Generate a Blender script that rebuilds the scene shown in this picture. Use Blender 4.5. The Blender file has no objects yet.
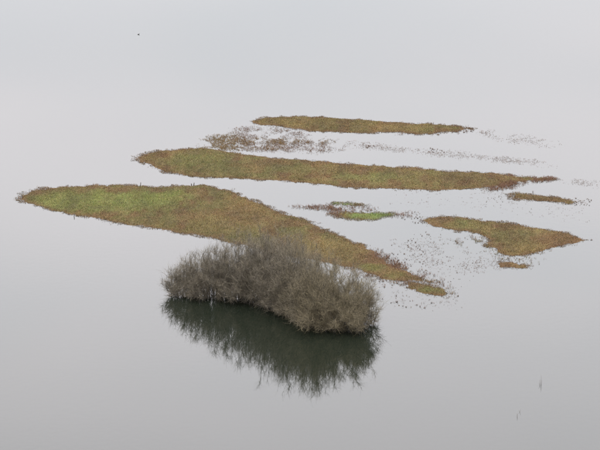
import bpy, math
import numpy as np

rng = np.random.default_rng(11)
SC = bpy.context.scene
COL = SC.collection

# ------------------------------------------------------------------ camera
CAM_H = 72.0                       # viewpoint on a hillside above the flooded meadows
PITCH = math.radians(13.0)         # looking down
VFOV = math.radians(7.0)           # long lens
cam_data = bpy.data.cameras.new('camera')
cam = bpy.data.objects.new('camera', cam_data)
COL.objects.link(cam)
cam.location = (0, 0, CAM_H)
cam.rotation_euler = (math.radians(90) - PITCH, 0, 0)
cam_data.sensor_fit = 'HORIZONTAL'
cam_data.sensor_width = 36
cam_data.lens = 18 / (math.tan(VFOV / 2) * 4 / 3)
cam_data.clip_start = 1
cam_data.clip_end = 20000
SC.camera = cam

# ------------------------------------------------------------------ sky
SUN_EL, SUN_AZ = math.radians(60), math.radians(200)
world = bpy.data.worlds.new('World')
SC.world = world
world.use_nodes = True
wn, wl = world.node_tree.nodes, world.node_tree.links
wn.clear()


def wnode(t, **kw):
    n = wn.new(t)
    for k, v in kw.items():
        setattr(n, k, v)
    return n


w_out = wnode('ShaderNodeOutputWorld')
w_bg = wnode('ShaderNodeBackground')
w_bg.inputs['Strength'].default_value = 0.10
w_sky = wnode('ShaderNodeTexSky', sky_type='NISHITA', sun_disc=False, sun_elevation=SUN_EL,
              sun_rotation=SUN_AZ, air_density=1.0, dust_density=4.0, ozone_density=1.0, altitude=50)
w_hs = wnode('ShaderNodeHueSaturation')
w_hs.inputs['Saturation'].default_value = 0.25
w_tc = wnode('ShaderNodeTexCoord')
w_sep = wnode('ShaderNodeSeparateXYZ')
# overcast deck: brighter overhead than at the horizon, the standard overcast sky
w_grad = wnode('ShaderNodeFloatCurve')
SKY_CURVE = [(0.0, 0.40), (0.165, 0.42), (0.20, 0.475), (0.235, 0.52), (0.26, 0.515), (0.29, 0.50), (0.5, 0.56), (1.0, 0.78)]
cv = w_grad.mapping.curves[0]
cv.points[0].location = SKY_CURVE[0]
cv.points[1].location = SKY_CURVE[-1]
for p in SKY_CURVE[1:-1]:
    cv.points.new(*p)
w_grad.mapping.update()
# soft, broad cloud banks
w_map = wnode('ShaderNodeMapping')
w_map.inputs['Scale'].default_value = (5.0, 5.0, 16.0)
w_noise = wnode('ShaderNodeTexNoise')
w_noise.inputs['Scale'].default_value = 1.0
w_noise.inputs['Detail'].default_value = 3.0
w_noise.inputs['Roughness'].default_value = 0.45
w_ramp = wnode('ShaderNodeMapRange')
w_ramp.inputs['From Min'].default_value = 0.3
w_ramp.inputs['From Max'].default_value = 0.7
w_ramp.inputs['To Min'].default_value = 0.93
w_ramp.inputs['To Max'].default_value = 1.07
w_tint = wnode('ShaderNodeMix', data_type='RGBA')
w_tint.inputs[6].default_value = (13.2, 13.5, 14.25, 1)
w_tint.inputs[7].default_value = (13.95, 13.5, 14.0, 1)
w_m1 = wnode('ShaderNodeMath', operation='MULTIPLY')
w_vm = wnode('ShaderNodeVectorMath', operation='SCALE')
w_mix = wnode('ShaderNodeMix', data_type='RGBA')
w_mix.inputs[0].default_value = 0.86
wl.new(w_tc.outputs['Generated'], w_sep.inputs[0])
wl.new(w_sep.outputs['Z'], w_grad.inputs['Value'])
wl.new(w_tc.outputs['Generated'], w_map.inputs['Vector'])
wl.new(w_map.outputs[0], w_noise.inputs['Vector'])
wl.new(w_noise.outputs[0], w_ramp.inputs['Value'])
w_tr = wnode('ShaderNodeMapRange')
w_tr.inputs['From Min'].default_value = 0.36
w_tr.inputs['From Max'].default_value = 0.64
wl.new(w_noise.outputs[0], w_tr.inputs['Value'])
wl.new(w_tr.outputs[0], w_tint.inputs[0])
wl.new(w_grad.outputs[0], w_m1.inputs[0])
wl.new(w_ramp.outputs[0], w_m1.inputs[1])
wl.new(w_tint.outputs[2], w_vm.inputs[0])
wl.new(w_m1.outputs[0], w_vm.inputs['Scale'])
wl.new(w_sky.outputs[0], w_hs.inputs['Color'])
wl.new(w_hs.outputs[0], w_mix.inputs[6])
wl.new(w_vm.outputs[0], w_mix.inputs[7])
wl.new(w_mix.outputs[2], w_bg.inputs['Color'])
wl.new(w_bg.outputs[0], w_out.inputs['Surface'])

# ------------------------------------------------------------------ sun (behind cloud)
sun_data = bpy.data.lights.new('sun', 'SUN')
sun_data.energy = 0.9
sun_data.angle = math.radians(40)
sun_data.color = (1.0, 0.97, 0.92)
sun = bpy.data.objects.new('sun', sun_data)
COL.objects.link(sun)
sun.rotation_euler = (math.radians(90) - SUN_EL, 0, math.radians(180) - SUN_AZ)
sun.location = (0, 0, 200)

# ------------------------------------------------------------------ exposure
SC.view_settings.view_transform = 'Standard'
SC.view_settings.look = 'None'
SC.view_settings.gamma = 1
SC.view_settings.use_curve_mapping = False
SC.view_settings.exposure = 1.75

# ------------------------------------------------------------------ helpers
F_PX = 225 / math.tan(VFOV / 2)


def G(x, y):
    """survey point of the photograph (600x450) -> place on the water level"""
    a = PITCH
    dx, dv = (x - 300) / F_PX, (225 - y) / F_PX
    d = (dx, math.cos(a) + dv * math.sin(a), -math.sin(a) + dv * math.cos(a))
    t = CAM_H / -d[2]
    return (d[0] * t, d[1] * t)


def GP(pts):
    return np.array([G(*p) for p in pts])


def vnoise(x, y, seed=0):
    xi, yi = np.floor(x).astype(np.int64), np.floor(y).astype(np.int64)
    fx, fy = x - xi, y - yi
    fx, fy = fx * fx * (3 - 2 * fx), fy * fy * (3 - 2 * fy)

    def h(a, b):
        v = np.sin(a * 127.1 + b * 311.7 + seed * 74.7) * 43758.5453
        return v - np.floor(v)
    return ((h(xi, yi) * (1 - fx) + h(xi + 1, yi) * fx) * (1 - fy)
            + (h(xi, yi + 1) * (1 - fx) + h(xi + 1, yi + 1) * fx) * fy)


def fnoise(x, y, seed=0, octaves=3):
    s, a, t = 0, 1.0, 0
    for o in range(octaves):
        s = s + a * vnoise(x * 2 ** o + 13.3 * o, y * 2 ** o + 7.1 * o, seed + o)
        t += a
        a *= 0.55
    return s / t


def sdf(P, poly):
    """signed distance, positive inside"""
    d = np.full(len(P), 1e9)
    inside = np.zeros(len(P), bool)
    n = len(poly)
    for i in range(n):
        a, b = poly[i], poly[(i + 1) % n]
        ab = b - a
        t = np.clip(((P - a) @ ab) / (ab @ ab + 1e-9), 0, 1)
        q = a + t[:, None] * ab
        d = np.minimum(d, np.hypot(*(P - q).T))
        c = ((a[1] > P[:, 1]) != (b[1] > P[:, 1]))
        xint = (b[0] - a[0]) * (P[:, 1] - a[1]) / (b[1] - a[1] + 1e-12) + a[0]
        inside ^= c & (P[:, 0] < xint)
    return np.where(inside, d, -d)


def sstep(a, b, x):
    t = np.clip((x - a) / (b - a), 0, 1)
    return t * t * (3 - 2 * t)


def mesh_obj(name, verts, faces, mat, parent=None, colors=None, smooth=False):
    """faces: (n,3) or (n,4) arrays (a list of arrays may mix both)"""
    if not isinstance(faces, list):
        faces = [faces]
    me = bpy.data.meshes.new(name)
    verts = np.asarray(verts, np.float32)
    me.vertices.add(len(verts))
    me.vertices.foreach_set('co', verts.ravel())
    idx = np.concatenate([f.ravel() for f in faces]).astype(np.int32)
    cnt = np.concatenate([np.full(len(f), f.shape[1]) for f in faces]).astype(np.int32)
    me.loops.add(len(idx))
    me.loops.foreach_set('vertex_index', idx)
    me.polygons.add(len(cnt))
    me.polygons.foreach_set('loop_start', (np.cumsum(cnt) - cnt).astype(np.int32))
    me.update(calc_edges=True)
    me.validate()
    if colors is not None:
        at = me.color_attributes.new('tone', 'FLOAT_COLOR', 'POINT')
        c = np.ones((len(verts), 4), np.float32)
        c[:, :3] = colors
        at.data.foreach_set('color', c.ravel())
    if smooth:
        me.polygons.foreach_set('use_smooth', np.ones(len(cnt), bool))
    me.materials.append(mat)
    o = bpy.data.objects.new(name, me)
    COL.objects.link(o)
    o.parent = parent
    return o


def tag(o, label=None, cat=None, group=None, kind=None):
    for k, v in (('label', label), ('category', cat), ('group', group), ('kind', kind)):
        if v:
            o[k] = v
    return o


def empty(name, loc):
    o = bpy.data.objects.new(name, None)
    o.location = loc
    o.empty_display_size = 0.3
    COL.objects.link(o)
    return o


def tubes(paths, radii, sides=3):
    """paths (N,K,3), radii (N,K) -> verts, quad faces"""
    N, K, _ = paths.shape
    T = np.gradient(paths, axis=1)
    T /= np.linalg.norm(T, axis=2, keepdims=True) + 1e-9
    ref = np.where(np.abs(T[..., 2:3]) > 0.9, np.array([1.0, 0, 0]), np.array([0, 0, 1.0]))
    U = np.cross(T, ref)
    U /= np.linalg.norm(U, axis=2, keepdims=True) + 1e-9
    V = np.cross(T, U)
    ang = np.arange(sides) * 2 * np.pi / sides
    ring = (np.cos(ang)[None, None, :, None] * U[:, :, None] + np.sin(ang)[None, None, :, None] * V[:, :, None])
    v = paths[:, :, None] + ring * radii[:, :, None, None]
    base = (np.arange(N) * K * sides)[:, None, None]
    k = (np.arange(K - 1) * sides)[None, :, None]
    s = np.arange(sides)[None, None, :]
    s2 = (s + 1) % sides
    f = np.stack([base + k + s, base + k + s2, base + k + sides + s2, base + k + sides + s], -1)
    return v.reshape(-1, 3), f.reshape(-1, 4)


def blades(P, h, w, lean, tone, tip_tone=None):
    """grass blades as bent, tapered strips; P (N,3)"""
    N = len(P)
    az = rng.uniform(0, 2 * np.pi, N)
    la = rng.uniform(0, 2 * np.pi, N)
    wx, wy = np.cos(az) * w / 2, np.sin(az) * w / 2
    lx, ly = np.cos(la) * lean * h, np.sin(la) * lean * h
    W = np.stack([wx, wy, np.zeros(N)], 1)
    M = P + np.stack([lx * .35, ly * .35, h * .6], 1)
    Tp = P + np.stack([lx, ly, h * np.sqrt(np.clip(1 - (lean * .6) ** 2, .15, 1))], 1)
    v = np.stack([P - W, P + W, M - W * .8, M + W * .8, Tp], 1).reshape(-1, 3)
    b = (np.arange(N) * 5)[:, None]
    quads = b + np.array([0, 1, 3, 2])
    tris = b + np.array([2, 3, 4])
    c = np.repeat(tone, 5, axis=0)
    return v, [quads, tris], c


# ------------------------------------------------------------------ materials
def mat_new(name):
    m = bpy.data.materials.new(name)
    m.use_nodes = True
    nt = m.node_tree
    return m, nt.nodes, nt.links, nt.nodes['Principled BSDF']


def mat_tone(name, rough=0.75, var=0.25, scale=6.0, spec=0.3):
    m, n, l, b = mat_new(name)
    a = n.new('ShaderNodeAttribute')
    a.attribute_name = 'tone'
    tc = n.new('ShaderNodeTexCoord')
    no = n.new('ShaderNodeTexNoise')
    no.inputs['Scale'].default_value = scale
    no.inputs['Detail'].default_value = 4
    mr = n.new('ShaderNodeMapRange')
    mr.inputs['From Min'].default_value = 0.3
    mr.inputs['From Max'].default_value = 0.7
    mr.inputs['To Min'].default_value = 1 - var
    mr.inputs['To Max'].default_value = 1 + var
    vm = n.new('ShaderNodeVectorMath')
    vm.operation = 'SCALE'
    l.new(tc.outputs['Object'], no.inputs['Vector'])
    l.new(no.outputs[0], mr.inputs['Value'])
    l.new(a.outputs['Color'], vm.inputs[0])
    l.new(mr.outputs[0], vm.inputs['Scale'])
    l.new(vm.outputs[0], b.inputs['Base Color'])
    b.inputs['Roughness'].default_value = rough
    b.inputs['Specular IOR Level'].default_value = spec
    return m


M_GRASS = mat_tone('winter_grass', 0.7, 0.15, 3.0)
M_SOIL = mat_tone('matted_turf', 0.85, 0.3, 5.0, 0.15)
M_BARK = mat_tone('willow_bark', 0.75, 0.2, 9.0, 0.25)
M_SEDGE = mat_tone('sedge', 0.7, 0.2, 8.0)
M_WOOD = mat_tone('weathered_wood', 0.8, 0.3, 14.0)
M_FEATHER = mat_tone('feathers', 0.6, 0.15, 30.0)

# still flood water: dark, faintly silty body under a mirror surface
M_WATER, n, l, b = mat_new('flood_water')
b.inputs['Base Color'].default_value = (0.008, 0.0105, 0.007, 1)
b.inputs['Roughness'].default_value = 0.02
b.inputs['IOR'].default_value = 1.333
tc = n.new('ShaderNodeTexCoord')
mp = n.new('ShaderNodeMapping')
mp.inputs['Scale'].default_value = (1.0, 0.8, 1.0)
no = n.new('ShaderNodeTexNoise')
no.inputs['Scale'].default_value = 1.6
no.inputs['Detail'].default_value = 3
bp = n.new('ShaderNodeBump')
bp.inputs['Strength'].default_value = 1.0
bp.inputs['Distance'].default_value = 0.0018
l.new(tc.outputs['Object'], mp.inputs['Vector'])
l.new(mp.outputs[0], no.inputs['Vector'])
l.new(no.outputs[0], bp.inputs['Height'])
l.new(bp.outputs[0], b.inputs['Normal'])

# ------------------------------------------------------------------ water
R = 9000.0
ang = np.linspace(0, 2 * np.pi, 65)[:-1]
wv = [(0, 320, 0)] + [(r * math.cos(a), 320 + r * math.sin(a), 0) for r in (400, R) for a in ang]
tri = np.array([(0, 1 + i, 1 + (i + 1) % 64) for i in range(64)])
qd = np.array([(1 + i, 65 + i, 65 + (i + 1) % 64, 1 + (i + 1) % 64) for i in range(64)])
tag(mesh_obj('water', wv, [tri, qd], M_WATER), 'calm grey flood water mirroring the overcast sky', 'water', kind='structure')

# ------------------------------------------------------------------ islands
STRAW = np.array([.175, .130, .054])
OLIVE = np.array([.116, .099, .034])
GREEN = np.array([.126, .129, .036])
LUSH = np.array([.140, .150, .040])
RUST = np.array([.122, .066, .030])
DARK = np.array([.060, .040, .030])
FRESH = np.array([.110, .140, .038])
OCHRE = np.array([.150, .106, .038])


def mixc(a, b, t):
    return a * (1 - t[:, None]) + b * t[:, None]


def island_tone(P, d, style, edge_w=1.1):
    x, y = P.T
    n1 = fnoise(x * .22, y * .10, 3)
    n2 = fnoise(x * .7, y * .32, 17)
    n3 = fnoise(x * 2.1, y * .9, 31)
    c = mixc(np.broadcast_to(OLIVE, (len(P), 3)), np.broadcast_to(OCHRE, (len(P), 3)), sstep(.3, .7, n1))
    c = mixc(c, np.broadcast_to(RUST, (len(P), 3)), .7 * sstep(.45, .68, n2))
    c = mixc(c, np.broadcast_to(STRAW, (len(P), 3)), .5 * sstep(.55, .8, n3))
    for (px, py, rx, ry, amount, tone) in style:
        gx, gy = G(px, py)
        sx, sy = G(px + rx, py)[0] - gx, abs(G(px, py - ry)[1] - gy)
        r = np.hypot((x - gx) / sx, (y - gy) / sy) + (n2 - .5) * .9
        c = mixc(c, np.broadcast_to(tone, (len(P), 3)), amount * (1 - sstep(.45, 1.05, r)))
    m = fnoise(x * .5, y * .2, 57, 4)
    tus = fnoise(x * 1.3, y * .5, 63, 3)
    c = mixc(c, np.broadcast_to(DARK * 1.3, (len(P), 3)), .18 * sstep(.56, .66, tus))
    c = mixc(c, np.broadcast_to(STRAW, (len(P), 3)), .22 * (1 - sstep(.34, .42, tus)))
    c = c * (1 + .7 * (m - .5))[:, None]
    e = 1 - sstep(.1, edge_w, d + (n2 - .5) * 1.2)
    c = mixc(c, np.broadcast_to(RUST * .9, (len(P), 3)), .75 * e)
    return c


def make_island(outline, label, style, density=420, hgt=(.045, .12), cover=1.0, crest=.16, spread=.25):
    poly = GP(outline)
    lo, hi = poly.min(0) - 1.5, poly.max(0) + 1.5
    cx, cy = poly.mean(0)
    # turf as a low swell whose shore is where it dips under the water
    sx, sy = .32, .55
    nx, ny = int((hi[0] - lo[0]) / sx) + 1, int((hi[1] - lo[1]) / sy) + 1
    X, Y = np.meshgrid(lo[0] + np.arange(nx) * sx, lo[1] + np.arange(ny) * sy)
    P = np.stack([X.ravel(), Y.ravel()], 1)

    def dist(P):
        d = sdf(P, poly) + spread
        return d + (fnoise(P[:, 0] * .8, P[:, 1] * .5, 5) - .5) * .9 + (fnoise(P[:, 0] * 2.2, P[:, 1] * 1.1, 8) - .5) * .9
    d = dist(P)
    z = -.10 + .10 * sstep(-.7, .0, d) + crest * sstep(0, 2.5, d) + .03 * (fnoise(P[:, 0] * 1.5, P[:, 1] * 1.2, 9) - .5) - .01
    keep = d > -1.2
    I = np.arange(nx * ny).reshape(ny, nx)
    q = np.stack([I[:-1, :-1], I[:-1, 1:], I[1:, 1:], I[1:, :-1]], -1).reshape(-1, 4)
    q = q[keep[q].all(1)]
    used = np.unique(q)
    remap = np.full(nx * ny, -1)
    remap[used] = np.arange(len(used))
    tone = island_tone(P[used], d[used], style) * .6
    V = np.column_stack([P[used] - (cx, cy), z[used]])
    isl = mesh_obj('island', V, remap[q], M_SOIL, colors=tone, smooth=True)
    isl.location = (cx, cy, 0)
    tag(isl, label, 'island', 'grass islands in the flood', 'structure')
    # grass
    area = (hi - lo).prod()
    Q = lo + rng.random((int(area * density * cover), 2)) * (hi - lo)
    dq = dist(Q)
    clump = fnoise(Q[:, 0] * 1.7, Q[:, 1] * 1.2, 41)
    p = sstep(-.35, .45, dq + (clump - .5) * 1.2)
    ok = rng.random(len(Q)) < p
    Q, dq, clump = Q[ok], dq[ok], clump[ok]
    Q2 = Q
    zq = np.maximum(-.03, -.10 + .10 * sstep(-.7, .0, dq) + crest * sstep(0, 2.5, dq) - .03)
    n_ = len(Q2)
    t = island_tone(Q2, dq, style) * rng.uniform(.5, 1.35, (n_, 1)) * (1 + .14 * rng.standard_normal((n_, 3)).clip(-1.5, 1.5) * [1, .6, .5])
    dk = rng.random(n_) < .06
    t[dk] = t[dk] * .3 + DARK * .6
    h = rng.uniform(*hgt, n_) * (.7 + .8 * clump) * (1 - .15 * (1 - sstep(0, 1.0, dq)))
    v, f, c = blades(np.column_stack([Q2 - (cx, cy), zq]), h, rng.uniform(.012, .034, n_), rng.uniform(.2, 1.1, n_), t)
    g = mesh_obj('grass', v, f, M_GRASS, isl, c)
    g['kind'] = 'stuff'
    return isl


A_STYLE = [(105, 203, 90, 15, .9, GREEN), (140, 200, 65, 9, .85, LUSH * 1.1), (60, 200, 40, 8, .6, GREEN * 1.1),
           (225, 222, 60, 14, .5, OCHRE), (330, 248, 60, 12, .45, OCHRE), (385, 263, 34, 12, .7, RUST),
           (370, 268, 22, 5, .6, GREEN * 1.05), (255, 215, 45, 14, .35, RUST * 1.1)]
make_island([(17, 198.5), (24, 194), (32, 190.5), (45, 187.5), (60, 186.5), (80, 186.5), (100, 185), (120, 184.8), (140, 186), (160, 187),
             (175, 186.2), (190, 185), (205, 184.8), (220, 187.5), (232, 191.5), (240, 195), (255, 201), (270, 207), (285, 212.5), (300, 218),
             (315, 224), (330, 231), (345, 236.5), (360, 244), (372, 251), (385, 262), (400, 267), (412, 272.5), (425, 279), (433, 282),
             (422, 281.5), (405, 281), (385, 279.5), (370, 276), (357, 271), (340, 265), (300, 258), (260, 250), (235, 244), (215, 239.5),
             (190, 234.5), (160, 229.8), (130, 225), (100, 220), (70, 214.5), (45, 209), (24, 202)],
            'broad wedge-shaped grass island with bright green patch, behind the willow bush', A_STYLE, spread=.1)
make_island([(405, 282.5), (415, 282), (430, 285.5), (445, 289), (455, 294), (452, 296.5), (435, 296), (420, 292), (408, 286.5)],
            'small olive green islet off the right-hand tip of the wedge-shaped island',
            [(430, 290, 30, 6, .7, OLIVE * 1.1), (430, 290, 20, 4, .5, GREEN)], spread=.1)
make_island([(138, 157.5), (145, 153.5), (160, 150.5), (180, 149), (200, 148.5), (215, 150), (230, 152.5), (260, 156.5), (300, 160),
             (340, 163.5), (380, 166), (420, 168.5), (450, 171.5), (480, 173), (500, 173.5), (514, 175.8), (526, 177.2), (540, 178), (552, 179), (538, 180), (524, 181), (516, 182.5),
             (500, 185.5), (485, 188), (460, 189.5), (440, 190), (410, 189.5), (380, 188.3), (350, 187), (320, 184), (290, 181.5),
             (260, 179.5), (230, 178), (200, 176.5), (180, 174.8), (165, 171.5), (150, 165.5), (142, 161)],
            'long olive brown grass strip, rounded at its left end, behind the wedge-shaped island',
            [(190, 163, 45, 8, .4, GREEN), (370, 179, 40, 5, .5, GREEN), (470, 181, 45, 8, .45, RUST), (270, 168, 60, 9, .35, OLIVE)])
make_island([(252, 121.5), (262, 118), (280, 117), (300, 116.8), (330, 117.8), (360, 120), (385, 121.5), (410, 123.5), (440, 124.5),
             (460, 126.5), (472, 128.5), (462, 130.5), (450, 131.5), (435, 133.5), (415, 133.5), (390, 131.8), (370, 132.5), (350, 132.6),
             (320, 131.5), (300, 129.5), (275, 125.7), (258, 124.5)],
            'farthest ochre brown grass strip, nearest the top of the picture',
            [(300, 123, 60, 7, .6, OCHRE), (380, 127, 60, 6, .5, OCHRE * 1.05)])
make_island([(422, 220.5), (430, 217.5), (450, 217), (470, 219.5), (500, 222), (525, 226.5), (550, 230.5), (565, 233), (583, 240),
             (575, 241.5), (560, 245.5), (545, 249.5), (535, 253.5), (520, 255.5), (512, 255.5), (500, 251), (490, 246), (488, 240),
             (484, 235), (470, 232.5), (450, 228.5), (430, 226)],
            'triangular brown and olive grass island at the right, pointing right',
            [(520, 238, 40, 9, .5, OLIVE), (470, 226, 30, 6, .4, GREEN), (440, 222, 16, 6, .5, RUST), (560, 240, 34, 9, .7, RUST), (505, 228, 40, 6, .4, RUST)])
make_island([(496, 264), (500, 262), (512, 262.5), (528, 266), (524, 267.5), (510, 268.5), (498, 267)],
            'tiny dark brown islet just below the triangular island', [(505, 265, 16, 5, .6, RUST * .7)], crest=.08)
make_island([(507, 194.5), (515, 193), (535, 194.5), (555, 196.5), (570, 199.3), (578, 202), (570, 204), (550, 201.5), (530, 200), (512, 198.5)],
            'narrow short brown strip at the right edge above the triangular island', [(540, 198, 40, 5, .4, RUST)], crest=.08)
make_island([(332, 203.5), (338, 202.3), (352, 203), (366, 205), (358, 206), (340, 205.8)],
            'thin upper sliver of bright green turf in mid channel', [(348, 204, 40, 12, 1.0, FRESH)], crest=.05, hgt=(.05, .12))
make_island([(334, 214), (345, 212.5), (362, 212), (380, 212.5), (395, 213.5), (392, 216), (378, 220), (364, 220), (350, 218.5), (338, 217)],
            'lower bright green turf patch with brown left end in mid channel', [(374, 216, 36, 11, 1.0, FRESH), (344, 215, 10, 5, .5, OLIVE)],
            crest=.05, hgt=(.05, .12))


# ------------------------------------------------------------------ drowned sedge between the islands
def sedge_field(name, regions, label, tone_a, tone_b, per_tuft=7, hgt=(.05, .13)):
    """regions: (outline, number of tufts); tufts thin out towards the rim"""
    allP = []
    for outline, num in regions:
        poly = GP(outline)
        lo, hi = poly.min(0) - 1, poly.max(0) + 1
        num = int(num * (1.0 if name == 'sedge_bed' else 2.2))
        Q = lo + rng.random((num * 14, 2)) * (hi - lo)
        d = sdf(Q, poly)
        p = sstep(-1.0, 1.2, d) * sstep(.33, .62, fnoise(Q[:, 0] * .55, Q[:, 1] * .26, 77) * .6 + .4 * fnoise(Q[:, 0] * 1.5, Q[:, 1] * .6, 78))
        Q = Q[rng.random(len(Q)) < p][:num]
        allP.append(Q)
    T = np.concatenate(allP)
    k = rng.integers(max(3, per_tuft - 4), per_tuft + 4, len(T))
    size = np.repeat(.35 + rng.gamma(2.0, .22, len(T)).clip(0, .9), k)
    tt = np.repeat(rng.random(len(T)), k)
    Q = np.repeat(T, k, axis=0)
    Q = Q + rng.normal(0, .06, Q.shape) * size[:, None] * [1, 1.4]
    N = len(Q)
    tone = mixc(np.broadcast_to(tone_a, (N, 3)), np.broadcast_to(tone_b, (N, 3)), tt) * rng.uniform(.6, 1.3, (N, 1))
    c0 = T.mean(0)
    v, f, c = blades(np.column_stack([Q - c0, np.full(N, -.04)]), rng.uniform(*hgt, N) * size + .04, rng.uniform(.008, .02, N),
                     rng.uniform(.1, .9, N), tone)
    o = mesh_obj(name, v, f, M_SEDGE, colors=c)
    o.location = (*c0, 0)
    return tag(o, label, 'sedge', kind='stuff')


PURP = np.array([.120, .062, .046])
sedge_field('sedge_bed', [([(200, 148), (204, 141), (212, 136.5), (226, 133.5), (238, 136), (246, 140), (234, 145), (226, 150), (212, 150)], 1500),
                          ([(214, 150), (228, 146), (250, 140), (268, 137.5), (268, 140), (246, 145), (236, 150)], 600)],
            'brown half-drowned sedge bed off the back of the long strip', RUST, OCHRE)
sedge_field('sedge_bed', [([(262, 142.5), (268, 139), (282, 137.5), (300, 140), (322, 140.5), (340, 142.5), (320, 143.5), (300, 142), (284, 144.5), (268, 144)], 620),
                          ([(246, 148), (262, 145), (282, 146), (282, 150), (262, 150.5), (248, 150)], 260)],
            'brown sedge bar lying between the long strip and the farthest strip', RUST, OCHRE)
sedge_field('drowned_sedge', [([(235, 128), (262, 126), (300, 131), (338, 140), (345, 150), (318, 153), (280, 152), (240, 150), (232, 140)], 1500)],
            'thin scatter of sedge tips in the water behind the left half of the long strip', PURP, RUST, 4, (.05, .12))
sedge_field('drowned_sedge', [([(335, 140), (372, 143), (420, 150), (450, 151), (490, 156), (560, 162), (555, 167), (500, 162), (440, 156), (380, 150), (340, 147)], 620),
                              ([(470, 128), (500, 131), (560, 143), (552, 148), (500, 140), (472, 132)], 180),
                              ([(552, 179), (575, 179), (598, 182), (598, 187), (570, 183)], 90)],
            'very faint broken lines of sedge tips fading out towards the right edge', PURP, RUST, 3, (.035, .09))
sedge_field('drowned_sedge', [([(498, 178), (515, 175.5), (535, 177), (553, 178.5), (545, 181), (520, 183), (508, 188), (490, 190)], 640), ([(510, 176.5), (535, 177), (553, 178.5), (545, 180.5), (515, 181.5)], 260)],
            'dark sedge thinning out at the right-hand end of the long strip', PURP, RUST, 6, (.08, .18))
sedge_field('drowned_sedge', [([(452, 243), (468, 238), (484, 235), (490, 242), (490, 247), (474, 244)], 160),
                              ([(492, 250), (512, 256), (535, 255), (532, 263), (510, 261), (492, 260)], 60)],
            'sparse olive sedge in the notch of the triangular island', OLIVE, PURP, 6, (.08, .18))
sedge_field('drowned_sedge', [([(296, 206.5), (310, 206), (336, 207), (336, 211), (318, 209.5)], 170),
                              ([(330, 205), (350, 206), (352, 211), (338, 216), (332, 214)], 170), ([(356, 205), (374, 206), (376, 211), (360, 211)], 40),
                              ([(392, 212), (412, 212), (412, 217), (398, 217)], 40)],
            'dark sedge lines joining the green turf patches in mid channel', PURP, RUST, 6, (.08, .18))
sedge_field('drowned_sedge', [([(376, 250), (388, 256), (402, 264), (418, 270), (440, 280), (446, 288), (430, 284), (410, 274), (388, 266), (374, 256)], 230),
                              ([(355, 270), (372, 276), (390, 280), (410, 282), (408, 285), (380, 281), (360, 276)], 60)],
            'dark sedge along the shores of the wedge-shaped island tip', PURP, RUST, 6, (.10, .22))
sedge_field('drowned_sedge', [([(400, 125), (440, 124.5), (474, 128), (480, 133), (450, 134), (400, 134.5)], 130)],
            'dark sedge round the right-hand end of the farthest strip', PURP, RUST, 5, (.08, .18))

sedge_field('drowned_sedge', [([(395, 240), (440, 236), (500, 255), (500, 270), (450, 276), (410, 264)], 260), ([(370, 276), (400, 284), (440, 298), (470, 296), (450, 312), (390, 305)], 60)],
            'faint sedge tips pricking the water right of the wedge-shaped island tip', PURP, RUST, 4, (.04, .11))
sedge_field('drowned_sedge', [([(400, 190), (500, 190), (590, 205), (590, 225), (500, 212), (400, 205)], 120)],
            'faint sedge tips in the channel above the triangular island', PURP, RUST, 4, (.03, .09))

# ------------------------------------------------------------------ single sedge tufts
TUFTS = []
for s in range(6):
    nb = 18
    P = np.column_stack([rng.normal(0, .035, (nb, 2)), np.full(nb, -.06)])
    tone = mixc(np.broadcast_to(PURP * .75, (nb, 3)), np.broadcast_to(RUST * .8, (nb, 3)), rng.random(nb) * (.3 + .1 * s))
    v, f, c = blades(P, rng.uniform(.10, .24, nb), rng.uniform(.012, .026, nb), rng.uniform(.1, .9, nb), tone)
    o = mesh_obj('sedge_tuft', v, f, M_SEDGE, colors=c)
    TUFTS.append(o.data)
    bpy.data.objects.remove(o)


def tuft(px, py, label, group, s):
    o = bpy.data.objects.new('sedge_tuft', TUFTS[rng.integers(len(TUFTS))])
    COL.objects.link(o)
    o.location = (*G(px, py), 0)
    o.rotation_euler = (0, 0, rng.uniform(0, 6.28))
    o.scale = (s * rng.uniform(.9, 1.5), s * rng.uniform(.9, 1.5), s * rng.uniform(.7, 1.1))
    tag(o, label, 'sedge tuft', group)


for px, py in [(384.5, 287), (396, 296), (382.5, 299), (397, 302), (399, 305.5), (403, 306), (406, 307), (417, 305), (420, 306.5), (425, 308),
               (432, 303), (373, 280), (391, 303), (410, 301)]:
    tuft(px, py, 'small dark sedge tuft in the water between willow bush and olive islet', 'tufts below the wedge-shaped island', rng.uniform(.55, 1.1))


def scatter(outline, num, label, group, s0, s1):
    poly = GP(outline)
    lo, hi = poly.min(0), poly.max(0)
    k = 0
    while k < num:
        q = lo + rng.random(2) * (hi - lo)
        if sdf(q[None], poly)[0] < 0:
            continue
        k += 1
        o = bpy.data.objects.new('sedge_tuft', TUFTS[rng.integers(len(TUFTS))])
        COL.objects.link(o)
        o.location = (*q, 0)
        o.rotation_euler = (0, 0, rng.uniform(0, 6.28))
        s = rng.uniform(s0, s1)
        o.scale = (s, s * 1.2, s)
        tag(o, label, 'sedge tuft', group)


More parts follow.
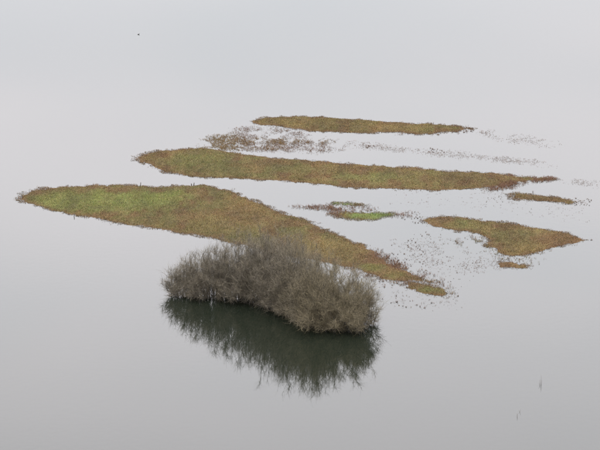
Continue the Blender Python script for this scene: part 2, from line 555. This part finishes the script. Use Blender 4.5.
LAB5 = 'small dark sedge tuft in the loose swarm off the upper shore of the wedge tip'
GR5 = 'tufts in the swarm off the wedge tip'
scatter([(385, 245), (415, 238), (430, 246), (432, 262), (415, 268), (396, 260)], 46, LAB5, GR5, .35, .8)
scatter([(412, 252), (440, 255), (500, 262), (498, 268), (450, 268), (420, 266)], 32, 'tiny dark sedge tuft in the loose line running to the tiny brown islet', 'tufts in the line to the tiny islet', .25, .55)
scatter([(436, 270), (470, 268), (480, 280), (462, 292), (446, 284)], 12, 'tiny dark sedge tuft in open water right of the olive islet', 'tufts right of the olive islet', .25, .5)
scatter([(408, 228), (432, 232), (452, 240), (430, 246), (412, 240)], 10, 'small dark sedge tuft in open water just below the left arm of triangular island', 'tufts below the arm of the triangular island', .25, .6)
for px, py in [(422, 236), (427, 234.5), (429, 234.8)]:
    tuft(px, py, 'small dark sedge tuft in open water just below the left arm of triangular island', 'tufts below the arm of the triangular island', rng.uniform(.7, 1.0))
scatter([(404, 214), (420, 216), (424, 224), (408, 222), (400, 218)], 22, 'dark sedge tuft in the water off the left end of triangular island',
        'tufts off the left end of the triangular island', .4, .9)
scatter([(480, 196), (506, 195), (506, 202), (484, 204)], 10, 'sedge tuft in the water left of the narrow short strip', 'tufts left of the narrow strip', .3, .55)
scatter([(574, 198), (592, 199), (590, 206), (572, 206)], 24, 'dark sedge tuft off the right end of the narrow short strip', 'tufts right of the narrow strip', .35, .8)
tuft(591.5, 240, 'lone dark sedge tuft right of the pointed tip of triangular island', None, 1.1)
tuft(533, 192, 'dark sedge tuft just above the narrow short strip', None, 1.0)
tuft(458, 296, 'dark sedge tuft at the right tip of the olive islet', None, 1.0)
scatter([(430, 148), (446, 150), (444, 153), (428, 152)], 14, 'dark sedge tuft in the short dark line between the two long strips',
        'tufts in the dark line between the strips', .5, .9)
scatter([(366, 144.5), (375, 145.5), (374, 148), (364, 147.5)], 10, 'dark sedge tuft in the leftmost dark fleck between the two long strips',
        'tufts in the left fleck between the strips', .5, .9)
scatter([(448, 127), (474, 127), (476, 133), (452, 133)], 34, 'dark sedge tuft at the frayed right end of the farthest strip',
        'tufts at the end of the farthest strip', .5, 1.0)
scatter([(388, 254), (402, 262), (400, 267), (384, 260)], 30, 'dark rust sedge tuft off the upper shore of the wedge island near its tip',
        'tufts off the upper shore of the wedge island', .6, 1.1)


# ------------------------------------------------------------------ willow bush standing in the water
def unit(v):
    return v / (np.linalg.norm(v, axis=-1, keepdims=True) + 1e-9)


def sample(paths, t):
    """paths (N,K,3), t (N,M) -> points, tangents (N,M,3)"""
    K = paths.shape[1]
    s = t * (K - 1)
    i = np.clip(s.astype(int), 0, K - 2)
    fr = (s - i)[..., None]
    r = np.arange(len(paths))[:, None]
    a, b2 = paths[r, i], paths[r, i + 1]
    return a * (1 - fr) + b2 * fr, unit(b2 - a)


def grow(P, D, L, K, rise, wob):
    """curved shoots from P along D that bend upward"""
    pts = [P]
    d = D
    for _ in range(K - 1):
        d = unit(d + rise * np.array([0, 0, 1.0]) + wob * rng.normal(size=D.shape))
        pts.append(pts[-1] + d * (L / (K - 1))[:, None])
    return np.stack(pts, 1)


bush_xy = G(270, 305)
bush = empty('willow_bush', (*bush_xy, 0))
tag(bush, 'large bare grey-brown willow bush standing in the water with its dark reflection', 'bush')
GREY = np.array([.122, .107, .088])
BROWN = np.array([.108, .091, .060])
TAN = np.array([.124, .102, .062])


# the thicket is one long dome: a curved foot line, its half width, its crown height
FOOT = GP([(173, 294), (205, 295.5), (236, 297.5), (266, 302), (297, 314), (325, 326), (366, 329)])
SEG = np.concatenate([[0], np.cumsum(np.hypot(*np.diff(FOOT, axis=0).T))])
SEG /= SEG[-1]
HALF = [1.6, 2.9, 3.2, 3.5, 4.0, 4.6, 3.8]
TOP = [2.3, 4.0, 5.3, 6.1, 6.0, 5.4, 4.4]
SKIRT = [88, 88, 85, 83, 86, 89, 89]
SIDE = np.array([.32, .95])


def foot(t):
    return np.stack([np.interp(t, SEG, FOOT[:, 0]), np.interp(t, SEG, FOOT[:, 1])], -1)


def stem_clump(t0, t1, stems, branch_n=8, twig_n=17):
    t = rng.uniform(t0, t1, stems)
    half, top, skirt = [np.interp(t, SEG, a) * (1 + .05 * rng.normal(size=stems)) for a in (HALF, TOP, SKIRT)]
    al = np.radians(skirt.clip(50, 89)) * rng.uniform(-1, 1, stems)
    rr = .42 + .6 * rng.random(stems) ** .9
    # stems at the two ends lean out along the foot line
    end = np.where(t < .10, -(1 - t / .10), np.where(t > .88, (t - .88) / .12, 0)) * rng.random(stems)
    along = np.where(end < 0, -1.0, 1.0)[:, None] * unit(np.array([[.8, -.4]])) * (np.abs(end) * 1.1)[:, None]
    drop = 1 - .55 * np.abs(end)
    ax = foot(t) - bush_xy
    w = half * np.sin(al) * rr
    tip = np.column_stack([ax + SIDE * w[:, None] + along * rr[:, None], .15 + top * np.cos(al) * rr * drop])
    tb0 = t + rng.normal(0, .035, stems)
    base = np.column_stack([foot(tb0.clip(0, 1)) - bush_xy + SIDE * (w * .42)[:, None] + rng.normal(0, .22, (stems, 2)), np.full(stems, -.15)])
    hor = np.hypot(*(tip - base)[:, :2].T)
    ctrl = base * .5 + tip * .5 + np.stack([np.zeros(stems)] * 2 + [.24 * hor + .1], 1)
    u = np.linspace(0, 1, 8)[None, :, None]
    path = (1 - u) ** 2 * base[:, None] + 2 * u * (1 - u) * ctrl[:, None] + u ** 2 * tip[:, None]
    path[:, 1:] += rng.normal(0, .05, path[:, 1:].shape)
    v0, f0 = tubes(path, np.linspace(1, .15, 8)[None] * rng.uniform(.014, .042, (stems, 1)), 5)
    c0 = np.repeat(mixc(np.broadcast_to(np.array([.045, .038, .028]), (stems, 3)), np.broadcast_to(GREY * .5, (stems, 3)), rng.random(stems)), 40, axis=0)
    so = mesh_obj('stem_clump', v0, f0, M_BARK, bush, c0, True)

    def outward(P):
        c = np.column_stack([foot(np.repeat(t, len(P) // stems)) - bush_xy, np.full(len(P), .3)])
        return unit((P - c) * [1, 1, .8])
    # branches
    tb = .2 + .8 * rng.random((stems, branch_n)) ** 1.25
    Pb, Tb = [a.reshape(-1, 3) for a in sample(path, tb)]
    slen = np.linalg.norm(tip - base, axis=1)[:, None]
    Lb = (.26 * slen * rng.uniform(.5, 1.1, tb.shape) * (1.2 - .75 * tb)).ravel()
    Db = unit(Tb * .5 + outward(Pb) * .35 + rng.normal(0, .5, Pb.shape) + [0, 0, .12])
    pb = grow(Pb, Db, Lb, 4, .08, .12)
    # long thin leaders that stand clear of the crown
    Pw, Tw = [a.reshape(-1, 3) for a in sample(path, rng.uniform(.6, 1.0, (stems, 3)))]
    Dw = unit(Tw * .3 + outward(Pw) * .6 + rng.normal(0, .45, Pw.shape) + [0, 0, .08])
    pw = grow(Pw, Dw, rng.uniform(.35, .95, len(Pw)), 4, .06, .08)
    br = np.concatenate([pb, pw])
    br[..., 2] = np.maximum(br[..., 2], .02)
    rb = np.concatenate([rng.uniform(.008, .015, len(pb)), rng.uniform(.006, .010, len(pw))])
    v1, f1 = tubes(br, np.linspace(1, .4, 4)[None] * rb[:, None], 3)
    # twigs
    Pt, Tt = [a.reshape(-1, 3) for a in sample(pb, rng.uniform(.1, 1.0, (len(pb), twig_n)))]
    Pv, Tv = [a.reshape(-1, 3) for a in sample(pw, rng.uniform(.2, 1.0, (len(pw), 9)))]
    Dt = unit(np.concatenate([Tt * .55 + rng.normal(0, .55, Pt.shape), Tv * .6 + rng.normal(0, .55, Pv.shape)]) + [0, 0, .18])
    Pt = np.concatenate([Pt, Pv])
    Lt = rng.uniform(.20, .70, len(Pt))
    pt = np.stack([Pt, Pt + Dt * Lt[:, None]], 1)
    pt[..., 2] = np.maximum(pt[..., 2], .015)
    v2, f2 = tubes(pt, np.array([1, .35])[None] * rng.uniform(.0028, .0062, (len(pt), 1)), 3)
    k = sstep(.45, .85, np.full(len(pt), (t0 + t1) / 2))
    ta, tb_ = mixc(np.broadcast_to(GREY, (len(pt), 3)), np.broadcast_to(BROWN, (len(pt), 3)), k), mixc(np.broadcast_to(BROWN, (len(pt), 3)), np.broadcast_to(TAN, (len(pt), 3)), k)
    ct = mixc(ta, tb_, rng.random(len(pt))) * rng.uniform(.35, 1.9, (len(pt), 1)) ** 1.15
    c1 = np.repeat(ct[:len(br)] * .75, 12, axis=0)
    tw = mesh_obj('twigs', np.concatenate([v1, v2]), np.concatenate([f1, f2 + len(v1)]), M_BARK, so, np.concatenate([c1, np.repeat(ct, 6, axis=0)]))
    tw['kind'] = 'stuff'


for k_ in range(10):
    stem_clump(k_ / 10, (k_ + 1) / 10, [64, 88, 104, 110, 112, 112, 112, 116, 118, 114][k_])


# ------------------------------------------------------------------ stakes, reeds, bird
def stake(px, py, h, r, tilt, label):
    K = 5
    z = np.linspace(-.1, h, K)
    path = np.stack([tilt * z + .01 * rng.normal(size=K), .3 * tilt * z, z], 1)[None]
    v, f = tubes(path, np.array([[1.05, 1, .98, .95, .55]]) * r, 7)
    top = np.arange(7) + 7 * (K - 1)
    cap = np.stack([np.full(5, top[0]), top[1:-1], top[2:]], 1)
    o = mesh_obj('wooden_stake', v, [f, cap], M_WOOD, colors=np.tile(np.array([.055, .045, .035]), (len(v), 1)))
    o.location = (*G(px, py), .05 if py < 190 else 0)
    tag(o, label, 'stake', 'small stakes by the wedge-shaped island')


stake(140.6, 187, .40, .035, .05, 'tall thin dark stake at the back edge of the bright green patch')
stake(191.5, 185.6, .16, .045, -.1, 'short dark stump at the back edge of the wedge island, right of the stake')
stake(193.8, 185.2, .20, .04, .12, 'slightly taller dark stump paired with the short stump on wedge island')
stake(74, 216.5, .30, .03, .1, 'thin stick in the water off the front shore of the wedge island')


def reeds(px, py, spec, label):
    paths, rads = [], []
    for dx, dy, h, lx in spec:
        z = np.linspace(-.1, h, 6)
        paths.append(np.stack([dx + lx * (z / h) ** 2, dy + 0 * z, z], 1))
        rads.append(np.array([1, 1, .9, .8, .7, .3]) * .008)
    v, f = tubes(np.array(paths), np.array(rads), 5)
    o = mesh_obj('reed_stalks', v, f, M_SEDGE, colors=np.tile(np.array([.09, .075, .06]), (len(v), 1)))
    o.location = (*G(px, py), 0)
    tag(o, label, 'reeds', 'thin reed stalks in the foreground water')


reeds(540.5, 385, [(0, 0, .40, .03), (.09, .3, .65, -.05), (-.09, -.2, .25, -.06), (.05, .1, .3, .05), (-.03, .4, .35, .03)],
      'denser cluster of thin reed stalks in open water at lower right')
reeds(517, 417, [(0, 0, .30, .02), (.03, .1, .2, .03), (.28, 1.2, .22, .06), (.25, 1.3, .12, -.05)],
      'sparser few reed stalks nearest the bottom edge at lower right')


def bird(px, py):
    o = empty('water_bird', (*G(px, py), 0))
    o.scale = (.55, .55, .55)
    tag(o, 'tiny dark water bird afloat alone near the top left', 'bird')
    # one continuous body: tail, back, breast, neck, head as rings along a bent spine
    sp = np.array([(-.22, 0, .09), (-.17, 0, .07), (-.08, 0, .05), (.02, 0, .045), (.10, 0, .07), (.135, 0, .13), (.145, 0, .19), (.165, 0, .225), (.20, 0, .225), (.215, 0, .222)])
    rd = np.array([.012, .045, .085, .095, .07, .042, .034, .040, .026, .008])
    v, f = tubes(sp[None], rd[None], 10)
    mesh_obj('body', v, f, M_FEATHER, o, np.tile(np.array([.035, .033, .033]), (len(v), 1)), True)
    bl = np.array([(.205, 0, .22), (.23, 0, .214), (.25, 0, .208)])
    v, f = tubes(bl[None], np.array([[.014, .009, .002]]), 6)
    mesh_obj('bill', v, f, M_FEATHER, o, np.tile(np.array([.5, .48, .42]), (len(v), 1)), True)


bird(138.6, 34.5)
